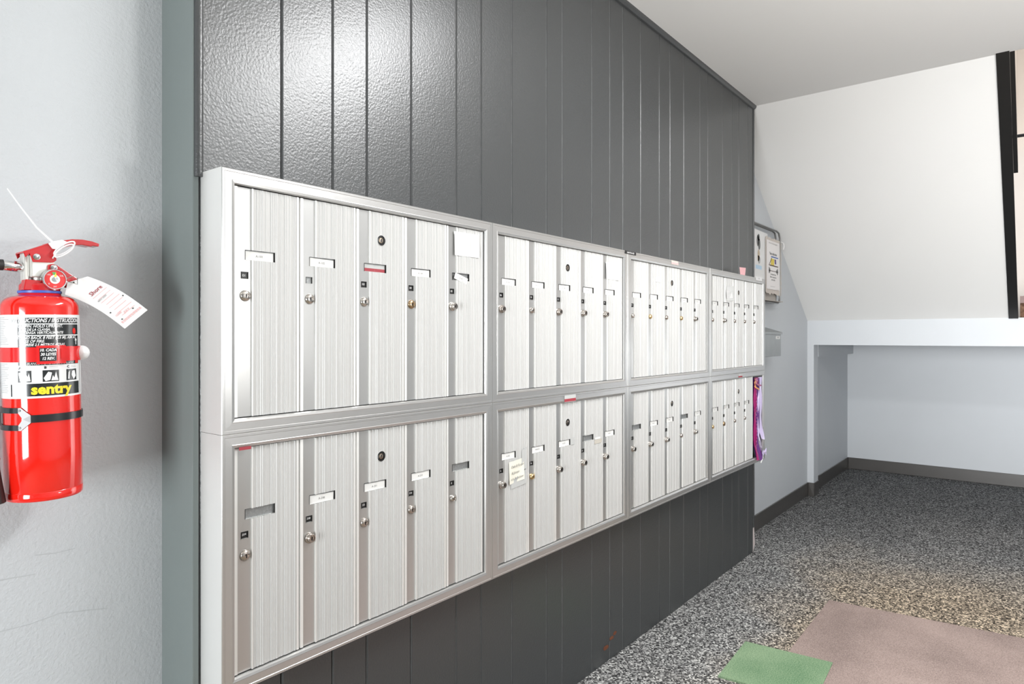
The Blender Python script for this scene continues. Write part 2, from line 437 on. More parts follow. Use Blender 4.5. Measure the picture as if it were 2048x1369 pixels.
mb = MB(); slope_box(mb, 3.665, 5.222, 0.106, 0.1545, -0.012, 0.012, 'black_steel'); slope_box(mb, 3.69, 5.24, 0.118, 0.128, 0.012, 0.26, 'black_steel')
mb.xf(Matrix.Translation((-4.4, -0.13, -1.9))); build('channel', mb, st)
mb = MB(); slope_box(mb, 3.69, 4.28, 0.088, 0.106, 0.02, 0.06, 'black_steel')
mb.xf(Matrix.Translation((-4.4, -0.13, -1.9))); build('edge_bar', mb, st)

# landing beyond the stair, beige stairwell wall and its rail
mb = MB(); mb.box(5.36, 7.0, -2.0, 0.10, 1.305, 1.395, 'tread_carpet'); mb.box(5.34, 7.0, -2.0, 0.10, 1.395, 1.44, 'wood')
struct('floor_landing', mb)
mb = MB(); mb.box(7.0, 7.1, -2.0, 1.4, 1.3, 5.0, 'beige'); struct('wall_stairwell', mb)
mb = MB(); mb.box(3.68, 7.1, -2.0, 0.15, 4.9, 5.0, 'white'); mb.box(3.60, 3.68, -2.0, 0.15, CEIL+0.1, 5.0, 'white'); mb.box(3.68, 7.1, 0.15, 0.2, CEIL+0.3, 5.0, 'beige')
struct('ceiling_stairwell', mb)
mb = MB(); mb.tube([(4.5, 0.125, 2.262), (4.5, -1.2, 2.262)], 0.0085, 'black_steel', n=10)
tag(build('guard_rail', mb), 'thin black metal rail crossing the beige stairwell opening', 'rail')

# coloured carpet pieces on the floor
def flat_piece(name, pts, h, k, label):
    mb = MB(); mb.prism(pts, 'z', 0.0005, h, k)
    return tag(build(name, mb), label, 'mat')
flat_piece('floor_mat', [(1.2, 0.70), (2.592, 0.735), (3.203, 0.737), (3.268, 0.049), (3.33, -0.9), (1.2, -1.0)], 0.005, 'mauve', 'large flat mauve mat lying on the grey carpet')
flat_piece('floor_mat', [(2.245, 0.872), (2.563, 0.888), (2.5915, 0.584), (2.27, 0.566)], 0.0075, 'green', 'small square green mat overlapping the corner of the mauve mat')


# ------------------------------------------------------------------ mailbox banks
UX = [0.6118, 1.3673, 2.1195, 2.8748, 3.6302]
ZU, ZM, ZB = 1.4875, 1.002, 0.526
SW = 0.0268          # rail width
RD = 0.0085          # door plane behind the frame face
DW = 0.1404


def rail_mesh(name, side, W, H):
    """one mitred side of the frame, including its flank back to the wall"""
    prof = [(0.0, 0.0765), (0.0, 0.0012), (0.0012, 0.0), (0.0055, 0.0), (0.0062, 0.0006), (0.0195, 0.0004), (0.0205, 0.0), (0.0250, 0.0012), (SW, 0.0045), (SW, 0.0125), (0.0, 0.0125)]
    mb = MB(); n = len(prof)

    def P(o, d, t):  # o: inset from the outer edge; t: 0 start, 1 end
        if side == 'bottom': return (o+(W-2*o)*t, d, o)
        if side == 'top': return (o+(W-2*o)*t, d, H-o)
        if side == 'near': return (o, d, o+(H-2*o)*t)
        return (W-o, d, o+(H-2*o)*t)
    vs_ = [P(o, d, 0) for o, d in prof]+[P(o, d, 1) for o, d in prof]
    mb.add(vs_, [(0, 1, n+1, n)], 'lip')
    mb.add(vs_, [(i, i+1, n+i+1, n+i) for i in range(1, n-1)]+[list(range(1, n)), list(range(n+1, 2*n))], 'alu' if side in ('near', 'far') else 'alu_h')
    return mb.mesh(name)


NAME = (0.0232, 0.0838); NUM = (0.0150, 0.0292)


def door_mesh(H, top_gap, arrow):
    """fluted door; x to its far edge, y away from the viewer, z up from its bottom edge"""
    zn1 = H-(0.1445-top_gap); zn0 = zn1-0.0186; zt1 = H-(0.1857-top_gap); zt0 = zt1-0.0130
    cols = [(0.0, 0.0035), (0.0012, 0.0005), (0.0070, 0.0), (0.0080, 0.0022), (0.0350, 0.0022), (0.0352, -0.0014), (0.0376, -0.0014), (0.0378, 0.0002)]
    x = 0.0378; n = 25; p = (0.1305-x)/n
    for i in range(n):
        wob = 0.0006*math.sin(i*0.9)+0.0004*math.sin(i*2.3)
        cols += [(x+p*0.22, wob-0.0004), (x+p*0.62, wob-0.0004), (x+p*0.84, wob+0.0001), (x+p, wob+0.0002)]
        x += p
    cols += [(0.1308, 0.0012), (0.1318, 0.0012), (0.1320, -0.0008), (0.1368, -0.0008), (0.1374, 0.0035)]
    def kind(xm):
        return 'lip' if xm < 0.0075 or xm > 0.1308 else ('alu' if xm < 0.0351 else ('lip' if xm < 0.0377 else 'alu_flute'))
    # break points at the windows
    def yat(xx):
        for (a, ya), (b, yb) in zip(cols[:-1], cols[1:]):
            if a <= xx <= b: return ya+(yb-ya)*(xx-a)/max(b-a, 1e-9)
    xs = sorted(set([c[0] for c in cols]+[NAME[0], NAME[1], NUM[0], NUM[1]]))
    zs = [0, zt0, zt1, zn0, zn1, H]
    ym = {c[0]: c[1] for c in cols}
    mb = MB()
    for a, b in zip(xs[:-1], xs[1:]):
        xm = (a+b)/2; ya = ym.get(a, yat(a)); yb = ym.get(b, yat(b))
        for z0, z1 in zip(zs[:-1], zs[1:]):
            zm = (z0+z1)/2
            if NAME[0] < xm < NAME[1] and zn0 < zm < zn1: continue
            if NUM[0] < xm < NUM[1] and zt0 < zm < zt1: continue
            mb.add([(a, ya, z0), (b, yb, z0), (b, yb, z1), (a, ya, z1)], [(0, 1, 2, 3)], kind(xm))
    for (xa, xb), (za, zb) in ((NAME, (zn0, zn1)), (NUM, (zt0, zt1))):
        f, d = 0.0010, 0.0044
        for q in ([(xa, f, za), (xb, f, za), (xb, d, za), (xa, d, za)], [(xa, f, zb), (xb, f, zb), (xb, d, zb), (xa, d, zb)],
                  [(xa, f, za), (xa, d, za), (xa, d, zb), (xa, f, zb)], [(xb, f, za), (xb, d, za), (xb, d, zb), (xb, f, zb)]):
            mb.quad(*q, 'lip' if q[0][2] == za and q[2][2] == za else 'gap')
        mb.quad((xa, d, za), (xb, d, za), (xb, d, zb), (xa, d, zb), 'slot_grey')
    # edges of the slab
    mb.quad((0, 0.0035, 0), (0, 0.011, 0), (0, 0.011, H), (0, 0.0035, H), 'gap')
    mb.quad((0.1374, 0.0035, 0), (0.1374, 0.011, 0), (0.1374, 0.011, H), (0.1374, 0.0035, H), 'gap')
    for z in (0, H): mb.quad((0, 0.0015, z), (0.1374, 0.0015, z), (0.1374, 0.011, z), (0, 0.011, z), 'gap')
    me = mb.mesh('door')
    return me, (zn0, zn1, zt0, zt1)


def dome_lock(k):
    mb = MB()
    mb.lathe([(0.0106, 0.0), (0.0106, 0.0010), (0.0100, 0.0026), (0.0085, 0.0040), (0.0062, 0.0050), (0.0042, 0.0053), (0.0040, 0.0046), (0.0001, 0.0046)], k, n=28, axis='-y')
    mb.box(-0.0009, 0.0009, -0.0052, -0.0044, -0.0040, 0.0032, 'blackp'); mb.disc((0, -0.00485, 0.0012), 0.0016, 'blackp', 10)
    return mb.mesh('lock')


def step_lock(k, h=0.0125):
    mb = MB()
    mb.lathe([(0.0112, 0.0), (0.0112, 0.0022), (0.0104, 0.0034), (0.0088, 0.0040), (0.0086, h-0.0015), (0.0076, h), (0.0058, h), (0.0056, h-0.0012), (0.0001, h-0.0012)], k, n=28, axis='-y',
             mats=[k, k, k, k, k, k, 'blackp', 'nickel2'])
    mb.box(-0.0008, 0.0008, -h, -h+0.001, -0.0036, 0.0036, 'blackp')
    return mb.mesh('lock')


def small_lock(k):
    mb = MB()
    mb.lathe([(0.0088, 0.0), (0.0088, 0.0022), (0.0074, 0.0050), (0.0050, 0.0066), (0.0048, 0.0058), (0.0001, 0.0058)], k, n=24, axis='-y')
    mb.box(-0.0008, 0.0008, -0.0064, -0.0056, -0.0034, 0.0026, 'blackp')
    return mb.mesh('lock')


LOCK = {'d': dome_lock('nickel'), 'w': dome_lock('nickel2'), 'b': dome_lock('brass'), 's': step_lock('nickel'), 'c': step_lock('nickel2', 0.010),
        'm': small_lock('nickel2'), 'n': small_lock('nickel'), 'g': small_lock('brass2')}
mb = MB()
mb.lathe([(0.0114, -0.001), (0.0114, 0.0012), (0.0104, 0.0013), (0.0102, 0.0004), (0.0058, 0.0004), (0.0048, 0.0007), (0.0001, 0.0008)], 'lip', n=26, axis='-y',
         mats=['lip', 'blackp', 'blackp', 'blackp', 'brass', 'nickel2'])
mb.box(-0.0007, 0.0007, -0.0014, -0.0006, -0.0040, 0.0040, 'blackp')
ARROW = mb.mesh('arrow_lock')


def card_mesh(txt, W, H, k='paper', ink='ink', size=0.0058):
    mb = MB(); mb.box(-W/2, W/2, 0, 0.0004, -H/2, H/2, k)
    if txt: put_text(mb, txt, size, lambda x, y: (x, -0.00015, y), ink)
    return mb.mesh('name_card')


def tag_mesh(txt):
    W, H = 0.0147, 0.0136
    mb = MB(); mb.box(-W/2, W/2, 0, 0.0006, -H/2, H/2, 'blackp')
    if txt: put_text(mb, txt, 0.0070 if len(txt) < 3 else 0.0058, lambda x, y: (x, -0.0002, y), 'whitep')
    return mb.mesh('number_tag')


def red_sticker(W, H):
    mb = MB(); mb.box(-W/2, W/2, 0, 0.0003, -H/2, H/2, 'tape_grey')
    mb.box(-W/2, W/2, -0.0002, 0, -H/2+0.0012, -H*0.02, 'ink_red')
    put_text(mb, 'THE MAILBOX PEOPLE', H*0.30, lambda x, y: (x, -0.0004, y+H*0.24), 'label_black', sx=W/0.0056*0.00043/(H/0.0187))
    put_text(mb, 'KEYS LOCKS SALES', H*0.34, lambda x, y: (x, -0.0004, y-H*0.24), 'paper', sx=W/0.0056*0.00043/(H/0.0187))
    return mb


# per unit: locks, number tags, name cards (None = empty slot)
UNITS = [
    ('upper', 0, 'dddbs', ['01', None, '03', '04', '05'], ['A-101', 'A-102', '#', 'A-104', '~A-105']),
    ('upper', 1, 'cncss', ['06', '10', '12', '11', '13'], ['A-106', 'A-107', 'A-108', 'A-109', 'A-110']),
    ('upper', 2, 'ngmgs', ['14', '15', '16', '17', '18'], ['A-111', 'A-112', 'A-113', 'A-114', 'A-115']),
    ('upper', 3, 'msnmm', ['19', '20', '21', '22', '23'], ['A-116', 'A-117', 'A-118', 'A-119', 'A-120']),
    ('lower', 0, 'wcwwn', ['204', '208', '10', '210', '0'], [None, 'A-208', 'A-201', 'A-210', None]),
    ('lower', 1, 'sgsss', ['6', '16', '0', '8', '4'], ['A-202', 'MARCH', 'A-203', None, 'A-204']),
    ('lower', 2, 'sssms', ['11', '12', '3', '5', '7'], [None, 'A-205', 'A-206', None, 'A-207']),
    ('lower', 3, 'gbmn ', ['8', '2', '3', '4', ''], ['A-211', 'A-212', 'A-213', 'A-214', '']),
]
DOORS = {}
where = ['nearest the fire extinguisher', 'second from the fire extinguisher', 'second from the far end, beside the blank-paper unit', 'at the far end by the flyer rack']
UL = {
    ('upper', 0): 'aluminium mailbox unit of five fluted doors, top row, closest to the fire extinguisher',
    ('upper', 1): 'aluminium mailbox unit of the top row directly after the one closest to the extinguisher',
    ('upper', 2): 'aluminium mailbox unit of the top row with the black embossed strip at its top corner',
    ('upper', 3): 'mailbox unit of the top row, at the far end with a pink scrap on top',
    ('lower', 0): 'aluminium mailbox unit of the bottom row, closest to the fire extinguisher, two empty name slots',
    ('lower', 1): 'aluminium mailbox unit of the bottom row with a cream note taped to its first door',
    ('lower', 2): 'aluminium mailbox unit of the bottom row between the cream-note unit and the purple-bag unit',
    ('lower', 3): 'mailbox unit of the bottom row with a purple gift bag in its open box',
}
tags_cache, cards_cache, rails_cache = {}, {}, {}
unit_objs = {}
for row, k, locks, nums, cards in UNITS:
    z0, z1 = (ZM, ZU) if row == 'upper' else (ZB, ZM)
    W = UX[k+1]-UX[k]-0.0008; H = z1-z0-0.0008
    u = thing('mailbox_unit', UL[(row, k)], 'mailbox', (UX[k]+0.0004, YF, z0+0.0004), 'mailbox units on the charcoal wall')
    unit_objs[(row, k)] = u
    for side in ('top', 'bottom', 'near', 'far'):
        key = (side, round(W, 4), round(H, 4))
        if key not in rails_cache: rails_cache[key] = rail_mesh('frame_rail', side, W, H)
        link('frame_rail', rails_cache[key], u)
    mb = MB(); mb.box(0.002, W-0.002, 0.060, 0.0760, 0.002, H-0.002, 'gap')
    for i in range(1, 5):
        xx = SW+0.0012+i*(W-2*SW-0.002)/5-0.0015; mb.box(xx-0.0011, xx+0.0011, 0.016, 0.060, 0.01, H-0.01, 'gap')
    build('compartment_box', mb, u)
    tg = SW+0.0015; DH = H-2*tg; pitch = (W-2*SW-0.002)/5
    for i in range(5):
        if row == 'lower' and k == 3 and i == 4: continue
        key = (row, round(DH, 4))
        if key not in DOORS: DOORS[key] = door_mesh(DH, tg, False)
        me, (zn0, zn1, zt0, zt1) = DOORS[key]
        d = link('door', me, u, (SW+0.001+i*pitch, RD, tg), (0, 0, random.uniform(-0.006, 0.006)))
        ts = nums[i]
        if ts is not None:
            if ts not in tags_cache: tags_cache[ts] = tag_mesh(ts)
            link('number_tag', tags_cache[ts], d, ((NUM[0]+NUM[1])/2-0.0003, 0.0034, (zt0+zt1)/2+random.uniform(-0.0004, 0.0012)), (0, random.uniform(-.05, .05), 0))
        c = cards[i]; cw, ch = NAME[1]-NAME[0]-0.0016, 0.0172
        cx, cz = (NAME[0]+NAME[1])/2, (zn0+zn1)/2-0.0008
        if c == '#':
            o = link('name_card', red_sticker(cw, ch).mesh('name_card'), d, (cx-0.0006, 0.0034, cz)); o['label'] = 'red and grey printed maker card'
        elif c and c[0] == '~':
            mesh = card_mesh(c[1:], 0.050, 0.0155, 'paper', 'ink', 0.005)
            o = link('name_card', mesh, d, (cx-0.001, -0.0012, cz-0.0035), (0.10, 0.27, 0.03)); o['label'] = 'tilted name card slipping out of its slot'
        elif c:
            if c not in cards_cache: cards_cache[c] = card_mesh(c, cw, ch, 'paper', 'ink', 0.0062)
            link('name_card', cards_cache[c], d, (cx-0.0004+random.uniform(-.0006, .0004), 0.0028, cz-random.uniform(0, 0.0008)), (0, random.uniform(-.012, .03), 0))
        lk = locks[i]
        o = link('lock', LOCK[lk], d, (0.0232, 0.0020, DH-(0.2305-tg)), (0, random.uniform(-.2, .2), 0))
        if lk in 'bg': o['label'] = 'brass lock'
        if i == 2: link('arrow_lock', ARROW, d, (0.0690, -0.0002, DH-(0.0905-tg)), (0, random.uniform(-.4, .4), 0))

# stickers on the rails (flat print, part of their unit)
def rail_sticker(u, mbk, x, z):
    p = unit_objs[u].location
    return link('maker_sticker', mbk.mesh('maker_sticker'), unit_objs[u], (x-p.x, -0.0006, z-p.z))
rail_sticker(('lower', 1), red_sticker(0.064, 0.0215), 1.7445, 0.9870)['label'] = 'red maker sticker'
rail_sticker(('lower', 3), red_sticker(0.056, 0.018), 3.256, 0.9880)['label'] = 'faded red maker sticker'
mb = MB(); mb.box(-0.032, 0.032, 0, 0.0003, -0.008, 0.008, 'fringe'); mb.box(-0.030, 0.030, -0.0002, 0, -0.006, 0.0, 'ink_pink')
rail_sticker(('upper', 2), mb, 2.508, 1.4785)['label'] = 'worn pale red maker sticker'
mb = MB(); mb.box(-0.012, 0.012, 0, 0.0003, -0.003, 0.003, 'ink_red'); rail_sticker(('lower', 0), mb, 0.657, 0.9735)['label'] = 'torn remnant of a red sticker'
mb = MB(); mb.box(-0.041, 0.041, 0, 0.0012, -0.0055, 0.0055, 'blackp'); put_text(mb, 'A-101 TO A-120', 0.0075, lambda x, y: (x, -0.0002, y), 'whitep', bold=0.0002)
o = link('embossed_label', mb.mesh('embossed_label'), unit_objs[('upper', 2)], (2.136-UX[2], -0.0010, 1.4808-ZM)); o['label'] = 'black embossed strip with white letters'
mb = MB(); mb.box(-0.047, 0.047, 0, 0.0004, -0.010, 0.010, 'paper2'); put_text(mb, 'F 101', 0.011, lambda x, y: (x, -0.0002, y), 'ink')
o = link('paper_label', mb.mesh('paper_label'), unit_objs[('upper', 3)], (3.530-UX[3], -0.0008, 1.4835-ZM)); o['label'] = 'white paper label with grey letters'


# papers taped to the doors
def sheet(name, pts, y, k, label, tape=None, lines=(), th=0.0004, cat='note'):
    """a flat sheet with slightly curled corners; pts are its corners (x, z) from top-left clockwise"""
    n = 6; mb = MB(); (a, b, c, d) = [Vector(p) for p in pts]
    def P(s, t, off):
        q = a.lerp(b, s).lerp(d.lerp(c, s), t)
        curl = 0.0016*(2*s-1)**2*(t**2)+0.0007*math.sin(s*5+t*3)
        return (q.x, y-off-curl, q.y)
    for off in (0, -th):
        vs_ = [P(i/n, j/n, off) for j in range(n+1) for i in range(n+1)]
        mb.add(vs_, [(j*(n+1)+i, j*(n+1)+i+1, (j+1)*(n+1)+i+1, (j+1)*(n+1)+i) for j in range(n) for i in range(n)], k)
    for (txt, s, t, size) in lines:
        base_ = a.lerp(b, s).lerp(d.lerp(c, s), t)
        ex = (b-a).normalized()
        put_text(mb, txt, size, lambda x, yy: (base_.x+ex.x*x, y-0.0030, base_.y+ex.y*x+yy), 'ink', shear=0.2)
    if tape:
        for (p0, p1, p2, p3, kk) in tape:
            mb.quad(*[(p[0], y+0.0004, p[1]) for p in (p0, p1, p2, p3)], kk)
    o = build(name, mb); tag(o, label, cat)
    return o
yn = YF+RD-0.0016
sheet('paper_note', [(1.2265, 1.4465), (1.3205, 1.4475), (1.3205, 1.3880), (1.2265, 1.3870)], yn, 'paper2', 'blank white paper taped to the fifth mailbox door of the first top-row unit', tape=[((1.225, 1.4475), (1.322, 1.4485), (1.322, 1.441), (1.225, 1.440), 'tape')])
sheet('paper_note', [(1.977, 1.4355), (2.0655, 1.4355), (2.0655, 1.3775), (1.977, 1.3785)], yn, 'paper2', 'blank white paper taped to the fifth mailbox door of the second top-row unit', tape=[((1.975, 1.4365), (2.067, 1.4365), (2.067, 1.431), (1.975, 1.431), 'tape')])
sheet('paper_note', [(1.4465, 0.8290), (1.5155, 0.8335), (1.5155, 0.7725), (1.4475, 0.7665)], yn-0.0005, 'cream', 'small cream handwritten note taped on the first door of a bottom-row mailbox unit',
      tape=[((1.505, 0.855), (1.528, 0.862), (1.530, 0.800), (1.505, 0.800), 'tape_grey'), ((1.455, 0.772), (1.528, 0.800), (1.528, 0.758), (1.455, 0.752), 'tape_grey')],
      lines=[('Dale & Rosser', 0.52, 0.25, 0.010), ('& Jensen', 0.38, 0.53, 0.010), ('c/o A. Jackson', 0.50, 0.80, 0.010)])
mb = MB()
def tape_piece(x0, x1, z0, z1, y, k, label, dz=0.0):
    mb = MB(); mb.add([(x0, y, z0), (x1, y, z0+dz), (x1, y, z1+dz), (x0, y, z1), (x0, y+0.0004, z0), (x1, y+0.0004, z0+dz), (x1, y+0.0004, z1+dz), (x0, y+0.0004, z1)],
                     [(0, 1, 2, 3), (7, 6, 5, 4), (0, 4, 5, 1), (1, 5, 6, 2), (2, 6, 7, 3), (3, 7, 4, 0)], k)
    return tag(build('tape_strip', mb), label, 'tape')
tape_piece(1.757, 1.782, 0.838, 0.858, yn, 'tape_grey', 'grey tape patch beside the white name card on a bottom-row door')
tape_piece(1.902, 1.948, 0.823, 0.836, yn, 'tape_tan', 'tan tape strip just below an empty name slot in the bottom row')
tape_piece(1.905, 1.940, 0.837, 0.844, yn, 'paper', 'torn white tape remnant above the tan tape strip')
tape_piece(2.352, 2.398, 1.393, 1.410, yn, 'paper2', 'small white label stuck on a door of the top-row unit with the embossed strip')
sheet('paper_note', [(3.085, 1.398), (3.165, 1.402), (3.165, 1.366), (3.085, 1.362)], yn-0.0008, 'paper2', 'white folded paper taped to the second door of the far top-row mailbox unit',
      tape=[((3.095, 1.42), (3.19, 1.425), (3.19, 1.355), (3.095, 1.35), 'tape')])
# pink scrap on top of the far unit
mb = MB(); mb.prism([(3.335, 1.4885), (3.398, 1.4885), (3.412, 1.533), (3.322, 1.529)], 'y', 1.180, 1.1806, 'pink')
mb.prism([(3.335, 1.4882), (3.398, 1.4882), (3.398, 1.4890), (3.335, 1.4890)], 'y', 1.1806, 1.200, 'pink')
tag(build('paper_scrap', mb), 'folded pink paper scrap standing on top of the far mailbox unit', 'paper')


# ------------------------------------------------------------------ purple gift bag in the open box
gb = thing('gift_bag', 'crumpled purple and magenta gift bag jutting from the open mailbox', 'bag', (3.50, YF, ZB))
def strip(mb, x0, x1, z0, z1, y, amp, ph, k, nx=7, nz=26, wav=0.004):
    vs_ = []
    for j in range(nz+1):
        t = j/nz; z = z0+(z1-z0)*t
        over = 0.016*max(0.0, 1-t*5)                 # the foot of the bag hangs out over the rail
        for i in range(nx+1):
            s = i/nx
            x = x0+(x1-x0)*s+wav*math.sin(t*9+ph)+wav*0.6*math.sin(t*21+ph*3+s)
            vs_.append((x, y-math.sin(PI*s)*amp-0.0025*math.sin(t*14+ph*2+s*5)-over, z+0.003*math.sin(s*7+ph)*(1-t)))
    mb.add(vs_, [(j*(nx+1)+i, j*(nx+1)+i+1, (j+1)*(nx+1)+i+1, (j+1)*(nx+1)+i) for j in range(nz) for i in range(nx)], k, True)
def rel(mb): mb.xf(Matrix.Translation((-3.50, -YF, -ZB))); return mb
mb = MB(); strip(mb, 3.486, 3.598, 0.540, 0.966, 1.172, 0.004, 0.4, 'purple'); strip(mb, 3.513, 3.562, 0.536, 0.964, 1.166, 0.012, 2.1, 'purple'); build('purple_fold', rel(mb), gb)
mb = MB(); strip(mb, 3.552, 3.599, 0.640, 0.967, 1.163, 0.010, 1.3, 'lilac', wav=0.0015); strip(mb, 3.524, 3.534, 0.60, 0.93, 1.157, 0.003, 0.5, 'lilac', nx=3); build('lilac_highlight', rel(mb), gb)  # pale strips coloured in as highlights on the crumpled foil
mb = MB(); strip(mb, 3.484, 3.515, 0.538, 0.940, 1.164, 0.008, 0.0, 'magenta', wav=0.002)
for j in range(17):
    z = 0.60+j*0.0175
    mb.disc((3.494+0.010*(j % 2), 1.154, z), 0.0050, 'magenta_l', 8, sx=0.8)
build('dotted_band', rel(mb), gb)
mb = MB(); strip(mb, 3.484, 3.508, 0.905, 0.962, 1.160, 0.004, 1.0, 'orange', 4, 8, 0.002); build('orange_tip', rel(mb), gb)
mb = MB(); strip(mb, 3.486, 3.535, 0.925, 0.968, 1.157, 0.004, 2.0, 'magenta', 4, 8, 0.002); build('folded_top', rel(mb), gb)
mb = MB(); bx, by, bz = 3.572, 1.142, 0.572
for s_ in (-1, 1):
    mb.add([(bx, by, bz), (bx+s_*0.030, by-0.006, bz+0.020), (bx+s_*0.036, by-0.004, bz-0.002), (bx+s_*0.027, by-0.006, bz-0.022), (bx+s_*0.014, by-0.010, bz)],
           [(0, 1, 4), (1, 2, 4), (2, 3, 4), (3, 0, 4)], 'lilac', True)
mb.lathe([(0.0001, -0.006), (0.006, -0.003), (0.007, 0.002), (0.0001, 0.006)], 'paper2', n=10, axis='-y', org=(bx, by, bz))
build('bow', rel(mb), gb)
mb = MB(); mb.tube([(bx-0.004, by, bz-0.004), (bx-0.020, by-0.002, bz-0.028), (bx-0.050, by-0.002, bz-0.050)], [0.002, 0.0035, 0.003], 'paper2', n=6); build('ribbon_tail', rel(mb), gb)


# ------------------------------------------------------------------ flyer rack and flyers on the wall behind
fr = thing('flyer_rack', 'grey wire wall rack holding printed flyers, behind the far mailboxes', 'rack', (4.15, YB, 1.62))
ry = 1.335
mb = MB()
for dx, dy in ((0, 0), (0.018, -0.02)):
    pts = [(3.80, ry+dy, 1.853), (4.35+dx, ry+dy, 1.853), (4.395+dx, ry+dy, 1.845), (4.415+dx, ry+dy, 1.815), (4.415+dx, ry+dy, 1.43), (4.405+dx, ry+dy, 1.405), (4.375+dx, ry+dy, 1.395), (3.80, ry+dy, 1.395)]
    mb.tube(pts, 0.0055, 'rod', n=8)
mb.xf(Matrix.Translation((-4.15, -YB, -1.62))); build('wire_frame', mb, fr)
mb = MB(); mb.box(3.80, 4.40, ry-0.004, YB-0.002, 1.40, 1.455, 'rack_tan'); mb.box(3.80, 4.40, ry-0.05, ry-0.004, 1.40, 1.404, 'rack_tan')
mb.xf(Matrix.Translation((-4.15, -YB, -1.62))); build('tray', mb, fr)


def flat(mb, x0, x1, z0, z1, y, k): mb.quad((x0, y, z0), (x1, y, z0), (x1, y, z1), (x0, y, z1), k)


# flyer with barbell and books on a beige fringed backing
fa = thing('flyer', 'printed flyer with bookshelf and barbell picture on a beige fringed backing', 'flyer', (4.30, 1.312, 1.62))
yb = 1.314
fx0, fx1, fz0, fz1 = 4.150, 4.458, 1.458, 1.790
mb = MB(); n = 26; out = []
for i in range(n): out.append((fx0+(fx1-fx0)*i/n, fz1+0.012*random.random()))
for i in range(n): out.append((fx1+0.010*random.random(), fz1+(fz0-fz1)*i/n))
for i in range(n): out.append((fx1+(fx0-fx1)*i/n, fz0-0.014*random.random()-0.004))
for i in range(4): out.append((fx0, fz0+(fz1-fz0)*i/4))
mb.prism(out, 'y', yb, yb+0.0012, 'fringe'); mb.xf(Matrix.Translation((-4.30, -1.312, -1.62))); build('fringed_backing', mb, fa)
mb = MB(); y = yb-0.0030
mb.box(4.160, 4.415, y, y+0.0006, 1.476, 1.778, 'flyer'); y -= 0.0006
put_text(mb, 'Take a little time', 0.021, lambda a, b: (4.285+a, y, 1.698+b), 'label_black', bold=0.0006)
put_text(mb, 'read, move, meet your neighbors', 0.013, lambda a, b: (4.285+a, y, 1.763+b), 'label_grey')
flat(mb, 4.245, 4.385, 1.676, 1.683, y, 'fl_blue')
flat(mb, 4.210, 4.385, 1.621, 1.628, y, 'fl_brown'); mb.quad((4.195, y, 1.622), (4.205, y, 1.622), (4.262, y, 1.672), (4.252, y, 1.672), 'fl_brown')
for i, xx in enumerate((4.235, 4.258, 4.281)): mb.quad((xx, y, 1.628), (xx+0.020, y, 1.628), (xx+0.026, y, 1.668), (xx+0.006, y, 1.668), 'fl_yellow')
mb.quad((4.318, y, 1.638), (4.346, y, 1.638), (4.340, y, 1.668), (4.312, y, 1.668), 'fl_purple')
flat(mb, 4.20, 4.385, 1.589, 1.593, y, 'fl_brown')
for xx in (4.195, 4.360):
    mb.disc((xx+0.012, y, 1.593), 0.022, 'label_black', 14, sx=0.45); mb.disc((xx+0.026*(1 if xx < 4.3 else -0.3), y, 1.593), 0.014, 'label_black', 12, sx=0.5)
for s_, zz in (('Community Gym', 1.570), ('Room reservations', 1.553), ('in the office', 1.536)): put_text(mb, s_, 0.016, lambda a, b: (4.285+a, y, zz+b), 'label_black')
flat(mb, 4.23, 4.32, 1.493, 1.495, y, 'label_grey')
mb.xf(Matrix.Translation((-4.30, -1.312, -1.62))); build('sheet', mb, fa)
mb = MB(); mb.tube([(4.440, 1.310, 1.792), (4.462, 1.300, 1.785), (4.470, 1.298, 1.765), (4.462, 1.300, 1.742)], 0.0035, 'paper2', n=6)
mb.xf(Matrix.Translation((-4.30, -1.312, -1.62))); build('white_clip', mb, fa)
# flyer tucked behind it
fb = thing('flyer', 'white flyer with a dark figure and scooter print, partly hidden behind the charcoal panelling', 'flyer', (4.05, 1.318, 1.65))
mb = MB(); y = 1.319; mb.prism([(3.86, 1.50), (4.17, 1.50), (4.185, 1.60), (4.20, 1.815), (3.86, 1.822)], 'y', y, y+0.0006, 'paper2'); y -= 0.0006
mb.disc((4.035, y, 1.775), 0.022, 'label_black', 12, sx=0.9); mb.disc((4.045, y, 1.735), 0.034, 'label_black', 12, sx=0.6); mb.disc((4.02, y, 1.755), 0.035, 'label_black', 12, sx=0.6)
mb.disc((4.035, y, 1.675), 0.028, 'fl_tan', 12, sx=0.7); mb.disc((4.045, y, 1.640), 0.022, 'label_grey', 12); mb.disc((4.03, y, 1.650), 0.018, 'fl_tan', 12)
flat(mb, 3.98, 4.09, 1.585, 1.608, y, 'fl_lblue')
mb.xf(Matrix.Translation((-4.05, -1.318, -1.65))); build('sheet', mb, fb)

